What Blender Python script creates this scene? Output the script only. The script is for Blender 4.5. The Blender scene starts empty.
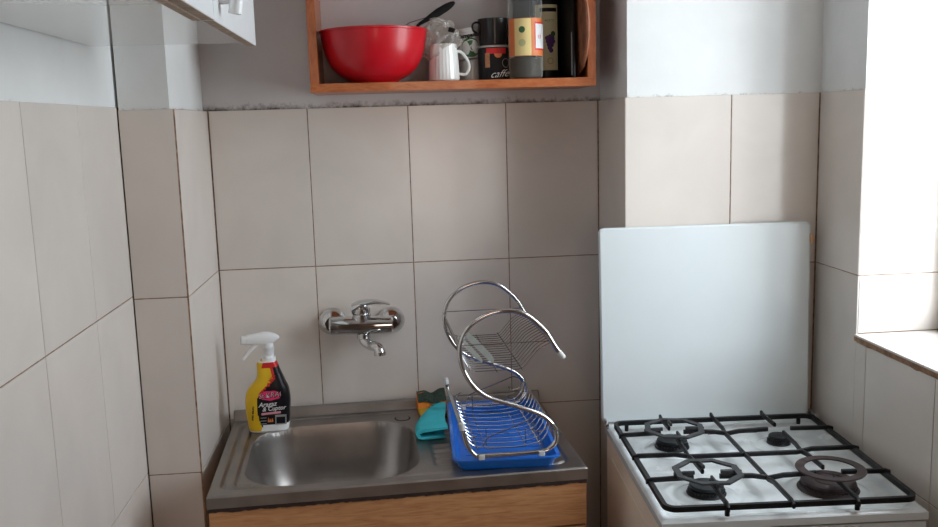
import bpy, bmesh, math, random
from math import sin, cos, pi, sqrt, radians, atan2
from mathutils import Vector, Matrix, noise
random.seed(7)
scene = bpy.context.scene
COL = scene.collection

# ------------------------------------------------------------------ materials
def new_mat(name):
    m = bpy.data.materials.new(name); m.use_nodes = True
    nt = m.node_tree
    b = nt.nodes['Principled BSDF']
    return m, nt, b
def S(nt, t, **kw):
    n = nt.nodes.new(t)
    for k, v in kw.items():
        if k in n.inputs: n.inputs[k].default_value = v
        else: setattr(n, k, v)
    return n
def coords(nt, scale=(1, 1, 1)):
    tc = nt.nodes.new('ShaderNodeTexCoord'); mp = nt.nodes.new('ShaderNodeMapping')
    mp.inputs['Scale'].default_value = scale
    nt.links.new(tc.outputs['Object'], mp.inputs['Vector'])
    return mp.outputs['Vector']
def ramp(nt, fac, stops):
    r = nt.nodes.new('ShaderNodeValToRGB')
    e = r.color_ramp.elements
    while len(e) < len(stops): e.new(0.5)
    for i, (p, c) in enumerate(stops):
        e[i].position = p; e[i].color = (c[0], c[1], c[2], 1)
    nt.links.new(fac, r.inputs['Fac'])
    return r.outputs['Color']
def simple(name, col, rough=0.5, metal=0.0, spec=0.5, coat=0.0, vary=0.08, vscale=30, bump=0.0, bscale=200, trans=0.0, ior=1.45, rvary=0.0):
    """plain material with a light procedural mottling of colour (and of gloss)"""
    m, nt, b = new_mat(name)
    v = coords(nt)
    n = S(nt, 'ShaderNodeTexNoise', Scale=vscale, Detail=4.0); nt.links.new(v, n.inputs['Vector'])
    c = ramp(nt, n.outputs['Fac'], [(0.3, [x*(1-vary) for x in col]), (0.7, [min(1, x*(1+vary)) for x in col])])
    nt.links.new(c, b.inputs['Base Color'])
    b.inputs['Roughness'].default_value = rough
    b.inputs['Metallic'].default_value = metal
    b.inputs['Specular IOR Level'].default_value = spec
    b.inputs['Coat Weight'].default_value = coat
    b.inputs['Transmission Weight'].default_value = trans
    b.inputs['IOR'].default_value = ior
    if rvary:
        mr = S(nt, 'ShaderNodeMapRange'); mr.inputs['To Min'].default_value = max(0.02, rough-rvary); mr.inputs['To Max'].default_value = rough+rvary
        mr.inputs['From Min'].default_value = .3; mr.inputs['From Max'].default_value = .7
        nt.links.new(n.outputs['Fac'], mr.inputs['Value']); nt.links.new(mr.outputs['Result'], b.inputs['Roughness'])
    if bump:
        n2 = S(nt, 'ShaderNodeTexNoise', Scale=bscale, Detail=3.0); nt.links.new(v, n2.inputs['Vector'])
        bp = S(nt, 'ShaderNodeBump', Strength=bump, Distance=0.002)
        nt.links.new(n2.outputs['Fac'], bp.inputs['Height']); nt.links.new(bp.outputs['Normal'], b.inputs['Normal'])
    return m
def wood(name, c1, c2, scale=(1, 1, 1), rough=0.45, wscale=8, coat=0.0):
    m, nt, b = new_mat(name)
    v = coords(nt, scale)
    n = S(nt, 'ShaderNodeTexNoise', Scale=wscale, Detail=6.0, Distortion=1.2); nt.links.new(v, n.inputs['Vector'])
    n2 = S(nt, 'ShaderNodeTexNoise', Scale=wscale*4, Detail=4.0); nt.links.new(v, n2.inputs['Vector'])
    mx = S(nt, 'ShaderNodeMath', operation='ADD'); nt.links.new(n.outputs['Fac'], mx.inputs[0])
    ml = S(nt, 'ShaderNodeMath', operation='MULTIPLY'); ml.inputs[1].default_value = .35
    nt.links.new(n2.outputs['Fac'], ml.inputs[0]); nt.links.new(ml.outputs[0], mx.inputs[1])
    c = ramp(nt, mx.outputs[0], [(0.45, c1), (0.62, [(a+d)/2 for a, d in zip(c1, c2)]), (0.85, c2)])
    nt.links.new(c, b.inputs['Base Color']); b.inputs['Roughness'].default_value = rough
    b.inputs['Coat Weight'].default_value = coat
    return m

def tile_material(name, col=(0.72, 0.660, 0.605)):
    m, nt, b = new_mat(name)
    v = coords(nt)
    n = S(nt, 'ShaderNodeTexNoise', Scale=5.0, Detail=5.0, Distortion=.6); nt.links.new(v, n.inputs['Vector'])
    c = ramp(nt, n.outputs['Fac'], [(0.25, [x*.94 for x in col]), (0.5, col), (0.75, [x*1.05 for x in col])])
    g = S(nt, 'ShaderNodeNewGeometry')
    mr = S(nt, 'ShaderNodeMapRange'); mr.inputs['To Min'].default_value = .955; mr.inputs['To Max'].default_value = 1.03
    nt.links.new(g.outputs['Random Per Island'], mr.inputs['Value'])
    hs = S(nt, 'ShaderNodeHueSaturation'); nt.links.new(c, hs.inputs['Color']); nt.links.new(mr.outputs['Result'], hs.inputs['Value'])
    nt.links.new(hs.outputs['Color'], b.inputs['Base Color'])
    n3 = S(nt, 'ShaderNodeTexNoise', Scale=3.0, Detail=3.0); nt.links.new(v, n3.inputs['Vector'])
    mr2 = S(nt, 'ShaderNodeMapRange'); mr2.inputs['To Min'].default_value = .14; mr2.inputs['To Max'].default_value = .30
    nt.links.new(n3.outputs['Fac'], mr2.inputs['Value']); nt.links.new(mr2.outputs['Result'], b.inputs['Roughness'])
    b.inputs['Specular IOR Level'].default_value = .5
    n4 = S(nt, 'ShaderNodeTexNoise', Scale=9.0, Detail=2.0); nt.links.new(v, n4.inputs['Vector'])
    bp = S(nt, 'ShaderNodeBump', Strength=.10, Distance=.004); nt.links.new(n4.outputs['Fac'], bp.inputs['Height'])
    nt.links.new(bp.outputs['Normal'], b.inputs['Normal'])
    return m
def plaster_material(name, col, mold=.9, moldtop=1.676):
    """painted plaster; dark mould specks creep up from the tile edge"""
    m, nt, b = new_mat(name)
    v = coords(nt)
    n = S(nt, 'ShaderNodeTexNoise', Scale=7.0, Detail=6.0); nt.links.new(v, n.inputs['Vector'])
    base = ramp(nt, n.outputs['Fac'], [(0.3, [x*.95 for x in col]), (0.7, [min(1, x*1.03) for x in col])])
    sx = S(nt, 'ShaderNodeSeparateXYZ'); nt.links.new(v, sx.inputs[0])
    mr = S(nt, 'ShaderNodeMapRange'); mr.inputs['From Min'].default_value = 1.648; mr.inputs['From Max'].default_value = moldtop
    mr.inputs['To Min'].default_value = 1; mr.inputs['To Max'].default_value = 0
    nt.links.new(sx.outputs['Z'], mr.inputs['Value'])
    pw = S(nt, 'ShaderNodeMath', operation='POWER'); pw.inputs[1].default_value = 2.0; nt.links.new(mr.outputs['Result'], pw.inputs[0])
    n2 = S(nt, 'ShaderNodeTexNoise', Scale=70.0, Detail=6.0, Roughness=.7); nt.links.new(v, n2.inputs['Vector'])
    n5 = S(nt, 'ShaderNodeTexNoise', Scale=5.0, Detail=2.0); nt.links.new(v, n5.inputs['Vector'])
    m1 = S(nt, 'ShaderNodeMath', operation='MULTIPLY'); nt.links.new(pw.outputs[0], m1.inputs[0]); nt.links.new(n5.outputs['Fac'], m1.inputs[1])
    ad = S(nt, 'ShaderNodeMath', operation='MULTIPLY_ADD'); ad.inputs[1].default_value = .85*mold
    nt.links.new(m1.outputs[0], ad.inputs[0]); nt.links.new(n2.outputs['Fac'], ad.inputs[2])
    fr = S(nt, 'ShaderNodeMapRange'); fr.inputs['From Min'].default_value = .75; fr.inputs['From Max'].default_value = 1.15
    nt.links.new(ad.outputs[0], fr.inputs['Value'])
    mix = S(nt, 'ShaderNodeMix', data_type='RGBA'); nt.links.new(fr.outputs['Result'], mix.inputs['Factor'])
    nt.links.new(base, mix.inputs[6]); mix.inputs[7].default_value = (.07, .055, .045, 1)
    nt.links.new(mix.outputs[2], b.inputs['Base Color'])
    b.inputs['Roughness'].default_value = .6
    b.inputs['Specular IOR Level'].default_value = .3
    n3 = S(nt, 'ShaderNodeTexNoise', Scale=45.0, Detail=4.0); nt.links.new(v, n3.inputs['Vector'])
    bp = S(nt, 'ShaderNodeBump', Strength=.25, Distance=.003); nt.links.new(n3.outputs['Fac'], bp.inputs['Height'])
    nt.links.new(bp.outputs['Normal'], b.inputs['Normal'])
    return m

MT = tile_material('glazed_tile')
MG = simple('brown_grout', (.30, .18, .11), .9, vary=.5, vscale=60)
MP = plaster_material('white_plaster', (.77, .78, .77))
MPB = plaster_material('shaded_white_plaster', (.60, .575, .57), mold=1.3, moldtop=1.690)  # darker copy of the white plaster, niche shade put into its colour
MMORT = simple('brown_mortar', (.30, .17, .10), .9, vary=.4, vscale=50, bump=.6, bscale=60)
MSTEEL = simple('worn_stainless_steel', (.36, .335, .315), .38, 1.0, vary=.12, vscale=14, rvary=.06, bump=.06, bscale=300)
MCHROME = simple('chrome', (.66, .66, .66), .07, 1.0, vary=.06, vscale=20, rvary=.04)
MWIRE = simple('wire_chrome', (.36, .35, .345), .22, 1.0, vary=.1)
MCAP = simple('clear_grey_plastic_cap', (.62, .62, .60), .35)
MBLUE = simple('blue_plastic', (.008, .15, .62), .28, vary=.05, coat=.2)
MENAMEL = simple('white_enamel', (.72, .78, .79), .20, coat=.3, vary=.015, vscale=8, rvary=.015)
MTOPEN = simple('greasy_white_enamel', (.74, .78, .78), .20, coat=.4, vary=.16, vscale=16, rvary=.1)
MBEIGE = simple('yellowed_side_enamel', (.90, .79, .67), .4, vary=.07, vscale=6)
MIRON = simple('black_enamelled_iron', (.009, .009, .010), .42, spec=.3, vary=.3, vscale=40, bump=.2)
MCAST = simple('burnt_cast_iron', (.040, .041, .043), .5, spec=.35, vary=.35, vscale=60, bump=.4)
MBURN = simple('black_burner_cap', (.012, .014, .016), .4, spec=.35, vary=.3)
MBROWNIRON = simple('brown_burnt_iron', (.052, .036, .036), .5, spec=.35, vary=.4, vscale=50, bump=.3)
MWOOD = wood('shelf_wood', (.36, .085, .022), (.52, .16, .05), scale=(3, 12, 12), rough=.38, coat=.3)
MCAB = wood('cabinet_laminate', (.44, .19, .075), (.64, .34, .155), scale=(1.2, 8, 14), rough=.42)
MBOARD = wood('cutting_board_wood', (.10, .03, .014), (.34, .13, .06), scale=(10, 3, 2), rough=.5)
MGLOSSW = simple('glossy_white_laminate', (.66, .66, .63), .07, spec=.8, coat=.6, vary=.02)
MWHITED = simple('white_laminate', (.80, .83, .84), .3, vary=.02)
MCHIP = simple('raw_chipboard', (.38, .29, .22), .8, vary=.25, vscale=90)
MRED = simple('red_plastic', (.56, .006, .016), .33, vary=.05, coat=.1)
MWHITE = simple('white_plastic', (.88, .89, .89), .35, vary=.02)
MCERAM = simple('white_ceramic', (.80, .80, .77), .2, coat=.5, vary=.02)
MBLACK = simple('black_plastic', (.008, .008, .009), .45, spec=.25, vary=.2)
MBLACKG = simple('black_glossy', (.006, .006, .008), .28, spec=.25, vary=.2)
MYEL = simple('yellow_label', (.80, .50, .012), .35, vary=.05)
MBLK = simple('black_label', (.008, .007, .009), .35, spec=.3, vary=.1)
MREDL = simple('red_label', (.62, .02, .02), .35)
MPINK = simple('pink_print', (.80, .04, .16), .4)
MPRINT = simple('white_print', (.75, .75, .75), .4, vary=.02)
MGREYP = simple('grey_print', (.30, .30, .31), .4)
MTURQ = simple('turquoise_cloth', (.045, .50, .58), .9, vary=.08, bump=.6, bscale=400)
MSPY = simple('yellow_sponge', (.72, .42, .04), .95, vary=.12, vscale=120, bump=.8, bscale=350)
MSPO = simple('orange_sponge', (.75, .22, .03), .95, vary=.12, vscale=120, bump=.8, bscale=350)
MSCOUR = simple('dark_green_scourer', (.035, .055, .04), .95, vary=.4, vscale=200, bump=.8, bscale=500)
MCREAM = simple('cream_label', (.66, .58, .36), .6, vary=.06)
MYCREAM = simple('pale_yellow_label', (.80, .64, .28), .5, vary=.04)
MORANGE = simple('orange_label', (.70, .20, .06), .5, vary=.06)
MGREEN = simple('dark_green_print', (.03, .10, .03), .5)
MPURPLE = simple('purple_print', (.09, .03, .16), .5)
MGOLD = simple('brown_gold_print', (.45, .20, .09), .4, vary=.3, vscale=120)
MSMOKE = simple('smoked_glass', (.020, .018, .018), .18, spec=.35, vary=.1)
MTIN = simple('off_white_tin', (.58, .55, .52), .35, vary=.05)
MSEAL = simple('dark_sealant', (.035, .022, .018), .8, vary=.4, vscale=60)
MCLIP = simple('pale_orange_plastic', (.62, .36, .18), .4, vary=.15)
MFLOOR = simple('floor_tile', (.30, .19, .13), .4, vary=.12, vscale=4)
MCEIL = simple('ceiling_paint', (.55, .50, .46), .8, vary=.03, vscale=3)
MPVC = simple('white_frame_paint', (.80, .80, .79), .35, vary=.02)
MROOM = simple('room_paint', (.36, .26, .20), .8, vary=.04, vscale=3)
MFROST = simple('frosted_plastic', (.55, .62, .58), .4, vary=.08)
MGLASSJ = simple('milky_glass', (.42, .40, .37), .15, vary=.05, coat=.5)

def clear_glass(name, col=(1, 1, 1), rough=.0, ior=1.45):
    m, nt, b = new_mat(name)
    b.inputs['Base Color'].default_value = (*col, 1)
    b.inputs['Transmission Weight'].default_value = 1; b.inputs['IOR'].default_value = ior
    v = coords(nt); n = S(nt, 'ShaderNodeTexNoise', Scale=20.0, Detail=2.0); nt.links.new(v, n.inputs['Vector'])
    mr = S(nt, 'ShaderNodeMapRange'); mr.inputs['To Min'].default_value = rough; mr.inputs['To Max'].default_value = rough+.05
    nt.links.new(n.outputs['Fac'], mr.inputs['Value']); nt.links.new(mr.outputs['Result'], b.inputs['Roughness'])
    return m
def film(name, col, alpha):
    """thin clear sheet: mostly see-through with a gloss"""
    m, nt, b = new_mat(name)
    out = nt.nodes['Material Output']
    tr = S(nt, 'ShaderNodeBsdfTransparent'); tr.inputs['Color'].default_value = (*col, 1)
    b.inputs['Base Color'].default_value = (*col, 1); b.inputs['Roughness'].default_value = .08
    lw = S(nt, 'ShaderNodeLayerWeight'); lw.inputs['Blend'].default_value = .5
    pw = S(nt, 'ShaderNodeMath', operation='POWER'); pw.inputs[1].default_value = 5.0
    nt.links.new(lw.outputs['Facing'], pw.inputs[0])
    ad = S(nt, 'ShaderNodeMath', operation='MULTIPLY_ADD'); ad.inputs[1].default_value = .9; ad.inputs[2].default_value = .04+alpha; ad.use_clamp = True
    nt.links.new(pw.outputs[0], ad.inputs[0])
    mx = S(nt, 'ShaderNodeMixShader'); nt.links.new(ad.outputs[0], mx.inputs[0])
    nt.links.new(tr.outputs[0], mx.inputs[1]); nt.links.new(b.outputs[0], mx.inputs[2])
    nt.links.new(mx.outputs[0], out.inputs['Surface'])
    return m
MPANE = film('window_glass', (.98, .99, 1), .0)
MFILM = film('crumpled_clear_film', (.86, .84, .80), .16)
MPET = film('clear_bottle_plastic', (.88, .90, .88), .03)
MLIQ = film('pale_brown_liquid', (.40, .30, .18), .06)

# ------------------------------------------------------------------ mesh builder
def catmull(pts, n=6, closed=False):
    P = [Vector(p) for p in pts]; out = []
    L = len(P)
    rng = range(L if closed else L-1)
    for i in rng:
        p1, p2 = P[i], P[(i+1) % L]
        p0 = P[i-1] if (i > 0 or closed) else p1*2-p2
        p3 = P[(i+2) % L] if (i+2 < L or closed) else p2*2-p1
        for k in range(n):
            t = k/n
            out.append(.5*((2*p1)+(-p0+p2)*t+(2*p0-5*p1+4*p2-p3)*t*t+(-p0+3*p1-3*p2+p3)*t**3))
    if not closed: out.append(P[-1])
    return out
class MB:
    def __init__(self, xf=None):
        self.bm = bmesh.new(); self.mi = 0; self.xf = xf or Matrix.Identity(4)
    def v(self, p): return self.bm.verts.new(self.xf @ Vector(p))
    def f(self, vs):
        try:
            fc = self.bm.faces.new(vs); fc.material_index = self.mi; return fc
        except ValueError: return None
    def box(self, c, s, rot=None, bev=0, seg=2):
        M = Matrix.Translation(Vector(c))
        if rot: M = M @ rot.to_4x4()
        vs = [self.v(M @ Vector((x*s[0]/2, y*s[1]/2, z*s[2]/2))) for x in (-1, 1) for y in (-1, 1) for z in (-1, 1)]
        fs = [self.f([vs[i] for i in q]) for q in ((0, 1, 3, 2), (4, 6, 7, 5), (0, 4, 5, 1), (2, 3, 7, 6), (0, 2, 6, 4), (1, 5, 7, 3))]
        if bev:
            es = list({e for f in fs for e in f.edges})
            r = bmesh.ops.bevel(self.bm, geom=es, offset=bev, segments=seg, profile=.5, affect='EDGES')
            for f in r['faces']: f.material_index = self.mi
        return self
    def bx(self, x0, x1, y0, y1, z0, z1, bev=0, seg=2):
        return self.box(((x0+x1)/2, (y0+y1)/2, (z0+z1)/2), (abs(x1-x0), abs(y1-y0), abs(z1-z0)), None, bev, seg)
    def loft(self, rings, close=True, cap=True, matfn=None):
        R = [[self.v(p) for p in r] for r in rings]
        n = len(R[0])
        for a, b in zip(R, R[1:]):
            for i in range(n if close else n-1):
                j = (i+1) % n
                fc = self.f([a[i], a[j], b[j], b[i]])
                if fc and matfn: fc.material_index = matfn(fc.calc_center_median())
        if cap and close:
            self.f(list(reversed(R[0]))); self.f(R[-1])
        return R
    def tube(self, pts, r, n=8, closed=False, cap=True):
        P = [Vector(p) for p in pts]; L = len(P)
        rad = r if isinstance(r, (list, tuple)) else [r]*L
        T = []
        for i in range(L):
            a = P[i-1] if (i > 0 or closed) else P[i]; b = P[(i+1) % L] if (i < L-1 or closed) else P[i]
            d = b-a
            T.append(d.normalized() if d.length > 1e-9 else Vector((0, 0, 1)))
        u = T[0].orthogonal().normalized(); rings = []
        for i in range(L):
            u = (u-T[i]*u.dot(T[i]))
            u = u.normalized() if u.length > 1e-6 else T[i].orthogonal().normalized()
            w = T[i].cross(u)
            rings.append([P[i]+(u*cos(2*pi*k/n)+w*sin(2*pi*k/n))*rad[i] for k in range(n)])
        if closed:
            R = [[self.v(p) for p in q] for q in rings]
            for i in range(L):
                a, b = R[i], R[(i+1) % L]
                # match start index on the closing ring
                off = 0
                if i == L-1: off = min(range(n), key=lambda o: (a[0].co-b[o].co).length)
                for k in range(n):
                    self.f([a[k], a[(k+1) % n], b[(k+1+off) % n], b[(k+off) % n]])
        else: self.loft(rings, True, cap)
        return self
    def cyl(self, p0, p1, r0, r1=None, n=24):
        return self.tube([p0, p1], [r0, r0 if r1 is None else r1], n)
    def lathe(self, prof, o=(0, 0, 0), n=40, axis='Z', cap=False, matfn=None):
        o = Vector(o); rings = []
        for r, h in prof:
            r = max(r, 1e-5)
            if axis == 'Z': rings.append([o+Vector((r*cos(2*pi*k/n), r*sin(2*pi*k/n), h)) for k in range(n)])
            elif axis == 'Y': rings.append([o+Vector((r*cos(2*pi*k/n), h, -r*sin(2*pi*k/n))) for k in range(n)])
            else: rings.append([o+Vector((h, r*cos(2*pi*k/n), r*sin(2*pi*k/n))) for k in range(n)])
        self.loft(rings, True, cap, matfn); return self
    def prism(self, out, h0, h1, fn):
        """extrude outline [(a,b)] between h0 and h1, fn(a,b,h)->point"""
        a = [self.v(fn(x, y, h0)) for x, y in out]; b = [self.v(fn(x, y, h1)) for x, y in out]
        n = len(out)
        for i in range(n): self.f([a[i], a[(i+1) % n], b[(i+1) % n], b[i]])
        self.f(list(reversed(a))); self.f(b); return self
    def bar(self, pts, w, h, up=(0, 0, 1)):
        """flat strip of rectangular section swept along pts"""
        P = [Vector(p) for p in pts]; up = Vector(up); rings = []
        for i in range(len(P)):
            d = (P[min(i+1, len(P)-1)]-P[max(i-1, 0)]).normalized()
            s = d.cross(up).normalized()
            c = .22*min(w, h)
            sec = [(-w/2+c, -h/2), (w/2-c, -h/2), (w/2, -h/2+c), (w/2, h/2-c), (w/2-c, h/2), (-w/2+c, h/2), (-w/2, h/2-c), (-w/2, -h/2+c)]
            rings.append([P[i]+s*a+up*b for a, b in sec])
        self.loft(rings); return self
    def build(self, name, mats, parent=None, smooth=True, angle=38, loc=None, rz=None):
        bm = self.bm
        bmesh.ops.remove_doubles(bm, verts=bm.verts, dist=1e-6)
        bmesh.ops.recalc_face_normals(bm, faces=bm.faces)
        if smooth:
            for f in bm.faces: f.smooth = True
            for e in bm.edges:
                if len(e.link_faces) == 2 and e.calc_face_angle(0) > radians(angle): e.smooth = False
        me = bpy.data.meshes.new(name); bm.to_mesh(me); bm.free()
        for m in (mats if isinstance(mats, (list, tuple)) else [mats]): me.materials.append(m)
        o = bpy.data.objects.new(name, me); COL.objects.link(o)
        if len(me.polygons) < 3000 and smooth:
            wn = o.modifiers.new('even_normals', 'WEIGHTED_NORMAL'); wn.keep_sharp = True; wn.weight = 80
        if parent: o.parent = parent
        if loc is not None: o.location = loc
        if rz is not None: o.rotation_euler = (0, 0, rz)
        return o
def thing(name, label, cat, loc=(0, 0, 0), rz=0, group=None, rot=None):
    o = bpy.data.objects.new(name, None); COL.objects.link(o)
    o.empty_display_size = .02
    o.location = loc; o.rotation_euler = rot or (0, 0, rz)
    return tag(o, label, cat, group)
def tag(o, label, cat, group=None):
    o['label'] = label; o['category'] = cat
    if group: o['group'] = group
    return o
def struct(o, label=None, cat=None):
    o['kind'] = 'structure'
    if label: o['label'] = label; o['category'] = cat
    return o
def text_mesh(name, s, size, mat, parent, M, shear=0, bold=0, align='CENTER'):
    """a word as a thin mesh; M places its XY plane"""
    cu = bpy.data.curves.new('t', 'FONT'); cu.body = s; cu.size = size; cu.shear = shear; cu.offset = bold
    cu.align_x = align; cu.align_y = 'CENTER'; cu.extrude = .00015; cu.resolution_u = 3
    t = bpy.data.objects.new('t', cu); COL.objects.link(t)
    bpy.context.view_layer.update()
    me = bpy.data.meshes.new_from_object(t.evaluated_get(bpy.context.evaluated_depsgraph_get()))
    bpy.data.objects.remove(t); bpy.data.curves.remove(cu)
    me.transform(M); me.materials.clear(); me.materials.append(mat); me.name = name
    o = bpy.data.objects.new(name, me); COL.objects.link(o); o.parent = parent
    return o
FRONT = Matrix(((1, 0, 0, 0), (0, 0, -1, 0), (0, 1, 0, 0), (0, 0, 0, 1)))   # text plane facing -Y
def sdf_rr(x, y, cx, cy, hx, hy, r):
    qx, qy = abs(x-cx)-hx+r, abs(y-cy)-hy+r
    return min(max(qx, qy), 0)+sqrt(max(qx, 0)**2+max(qy, 0)**2)-r
def sm(t):
    t = max(0, min(1, t)); return t*t*(3-2*t)

# ------------------------------------------------------------------ the room
G = .0011      # half a joint
def wall_mesh(name, slabs, panels, cat='wall', label=None, plaster=None):
    """slabs: boxes of (x0,x1,y0,y1,z0,z1,matindex); panels: (axis, plane, sign, rects)
       axis 'Y': rects are (x0,x1,z0,z1) on a plane Y=plane facing sign; axis 'X': rects are (y0,y1,z0,z1); 'Z': (x0,x1,y0,y1)"""
    m = MB()
    for (x0, x1, y0, y1, z0, z1, mi) in slabs:
        m.mi = mi; m.bx(x0, x1, y0, y1, z0, z1)
    m.mi = 1
    T = .0045; B = .0007
    for ax, pl, sg, rects in panels:
        for rc in rects:
            a0, a1, b0, b1 = rc[:4]
            g = rc[4] if len(rc) > 4 else (1, 1, 1, 1)
            a0 += G*g[0]; a1 -= G*g[1]; b0 += G*g[2]; b1 -= G*g[3]
            def P(a, b, h):
                if ax == 'Y': return (a, pl-sg*h, b)
                if ax == 'X': return (pl-sg*h, a, b)
                return (a, b, pl-sg*h)
            o = [m.v(P(a, b, B)) for a, b in ((a0, b0), (a1, b0), (a1, b1), (a0, b1))]
            i = [m.v(P(a, b, 0)) for a, b in ((a0+B, b0+B), (a1-B, b0+B), (a1-B, b1-B), (a0+B, b1-B))]
            k = [m.v(P(a, b, T)) for a, b in ((a0, b0), (a1, b0), (a1, b1), (a0, b1))]
            m.f(i)
            for q in range(4):
                r = (q+1) % 4
                m.f([o[q], o[r], i[r], i[q]]); m.f([k[q], k[r], o[r], o[q]])
    o = m.build(name, [plaster or MP, MT, MG], None, smooth=False)
    return struct(o)
TOP = 1.651; MID = 1.2478; LOW = .849
rowsZ = [(.05, .449), (.449, LOW), (LOW, MID), (MID, TOP)]
def rects(us, rows): return [(a, b, z0, z1) for a, b in zip(us, us[1:]) for z0, z1 in rows]
H = 2.6; gr = .0018; pr = .0035
# niche back wall
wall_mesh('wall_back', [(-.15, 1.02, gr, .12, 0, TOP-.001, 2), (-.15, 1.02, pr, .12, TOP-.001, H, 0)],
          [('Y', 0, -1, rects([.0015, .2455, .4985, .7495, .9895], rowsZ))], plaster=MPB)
# pillar left of the niche
PX, PYF = -.1174, -.3643
wall_mesh('wall_corner_pillar',
          [(PX+.002, -gr, PYF+gr, .0, 0, TOP-.001, 2), (PX+.0025, -.0106, PYF+pr, .0, TOP-.001, H, 0),
           (-.005, -.0002, PYF+.0002, PYF+.005, 0, TOP-.001, 2)],
          [('Y', PYF, -1, rects([PX+.001, -.0018], rowsZ)), ('X', 0, 1, [(PYF+.0015, -.001, z0, z1) for z0, z1 in rowsZ])])
# left wall, runs on past the camera
rowsL = [(z0+.006, z1+.006) for z0, z1 in rowsZ]
YL = [PYF, -.614, -.880, -1.128, -1.378, -1.628, -1.878, -2.128, -2.378, -2.628, -2.878, -3.128, -3.378, -3.598]
wall_mesh('wall_left', [(PX-.12, PX-gr, -3.6, .12, 0, TOP+.005, 2), (PX-.12, PX-pr, -3.6, .12, TOP+.005, H, 0)],
          [('X', PX, 1, [(b, a, z0, z1) for a, b in zip(YL, YL[1:]) for z0, z1 in rowsL])])
# pier behind the cooker
RX, RYF = .9904, -.2655; WX = 1.4581; WYF = -.4675
wall_mesh('wall_cooker_pier',
          [(RX+gr, WX+.02, RYF+gr, .12, 0, TOP-.001, 2), (RX+.0065, WX+.02, RYF+pr, .12, TOP-.001, H, 0)],
          [('Y', RYF, -1, rects([RX, 1.2440, WX-.001], rowsZ)), ('X', RX, -1, [(RYF, -.001, z0, z1) for z0, z1 in rowsZ])])
# right wall with the window recess
SILL = 1.117; WTOP = 2.28; WEND = -1.16; PANEX = 1.676; OUTX = 1.71
YR = [RYF-.0005, -.5120, -.7655, -1.0155, -1.2655, -1.5155, -1.7655, -2.0155, -2.2655, -2.5155, -2.7655, -3.0155, -3.2655, -3.598]
rr = []
for a, b in zip(YR, YR[1:]):
    rr += [(b, a, .05, .449), (b, a, .449, LOW)]
    if b > WEND-.1 and a <= -.5: rr.append((b, a, LOW, SILL-.017))
    elif a < WEND: rr += [(b, a, LOW, MID), (b, a, MID, TOP)]
rr += [(WYF, RYF-.0005, LOW, MID, (0, 1, 1, 1)), (-.5120, WYF, LOW, SILL-.017, (1, 0, 1, 1)), (WYF, RYF-.0005, MID, TOP)]
rev = [('Y', WYF, -1, [(WX+.001, PANEX, TOP-.4035, TOP), (WX+.001, PANEX, SILL, TOP-.4035)]),
       ('Z', SILL, 1, [(WX-.006, PANEX, -.490, WYF), ] + [(WX-.006, PANEX, b, a) for a, b in zip([-.490, -.74, -.99], [-.74, -.99, WEND])])]
wall_mesh('wall_right',
          [(WX+gr, OUTX, WYF+gr, .12, 0, TOP-.001, 2), (WX+pr, OUTX, WYF+pr, .12, TOP-.001, H, 0),
           (WX+gr, OUTX, WEND-.02, WYF+gr, 0, SILL-.003, 2),
           (WX+pr, OUTX, WEND-.02, WYF+pr, WTOP, H, 0),
           (WX+gr, OUTX, -3.6, WEND, 0, TOP, 2), (WX+pr, OUTX, -3.6, WEND, TOP, H, 0)],
          [('X', WX, -1, rr)]+rev)
# crumbling mortar under the sill tiles
m = MB()
random.seed(3)
N = 90; ra = []
for k in range(N):
    y = WYF+.004-(k/(N-1))*(WYF-WEND+.01)
    a = .0165+.003*noise.noise(Vector((y*22, 0, 0)))+.002*noise.noise(Vector((y*90, 3, 0)))
    d = .0035+.0018*noise.noise(Vector((y*35, 9, 0)))
    ra.append([(WX-d, y, SILL-.0045), (WX+.002, y, SILL-.0045), (WX+.002, y, SILL-a), (WX-d*.6, y, SILL-a)])
m.loft(ra); struct(m.build('trim_1', MMORT))
# floor, ceiling, the wall behind the camera
m = MB(); m.bx(-.3, 1.9, -4.75, .15, -.1, 0); struct(m.build('floor', MFLOOR, smooth=False))
m = MB(); m.bx(-.3, 1.9, -4.75, .15, H, H+.1); struct(m.build('ceiling', MCEIL, smooth=False))
m = MB(); m.bx(-.3, .35, -3.72, -3.6, 0, H); m.bx(1.25, 1.9, -3.72, -3.6, 0, H); m.bx(.35, 1.25, -3.72, -3.6, 2.1, H)
m.bx(-.3, 1.9, -4.75, -4.65, 0, H); m.bx(-.3, -.2, -4.65, -3.72, 0, H); m.bx(1.8, 1.9, -4.65, -3.72, 0, H)  # unseen hallway walls, added to keep the sun out of the doorway
struct(m.build('wall_behind', MROOM, smooth=False))
# window in the recess
m = MB()
fw = .042
for (y0, y1, z0, z1) in ((WEND, WYF, SILL, SILL+fw), (WEND, WYF, WTOP-fw, WTOP), (WEND, WEND+fw, SILL, WTOP), (WYF-fw, WYF, SILL, WTOP), (-.84, -.79, SILL, WTOP)):
    m.bx(PANEX-.025, PANEX+.025, y0, y1, z0, z1, .004)
win = struct(m.build('window_1', MPVC))
m = MB(); m.bx(PANEX-.003, PANEX+.003, WEND+fw-.005, WYF-fw+.005, SILL+fw-.005, WTOP-fw+.005)
m.build('window_pane', MPANE, win, smooth=False)

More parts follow.
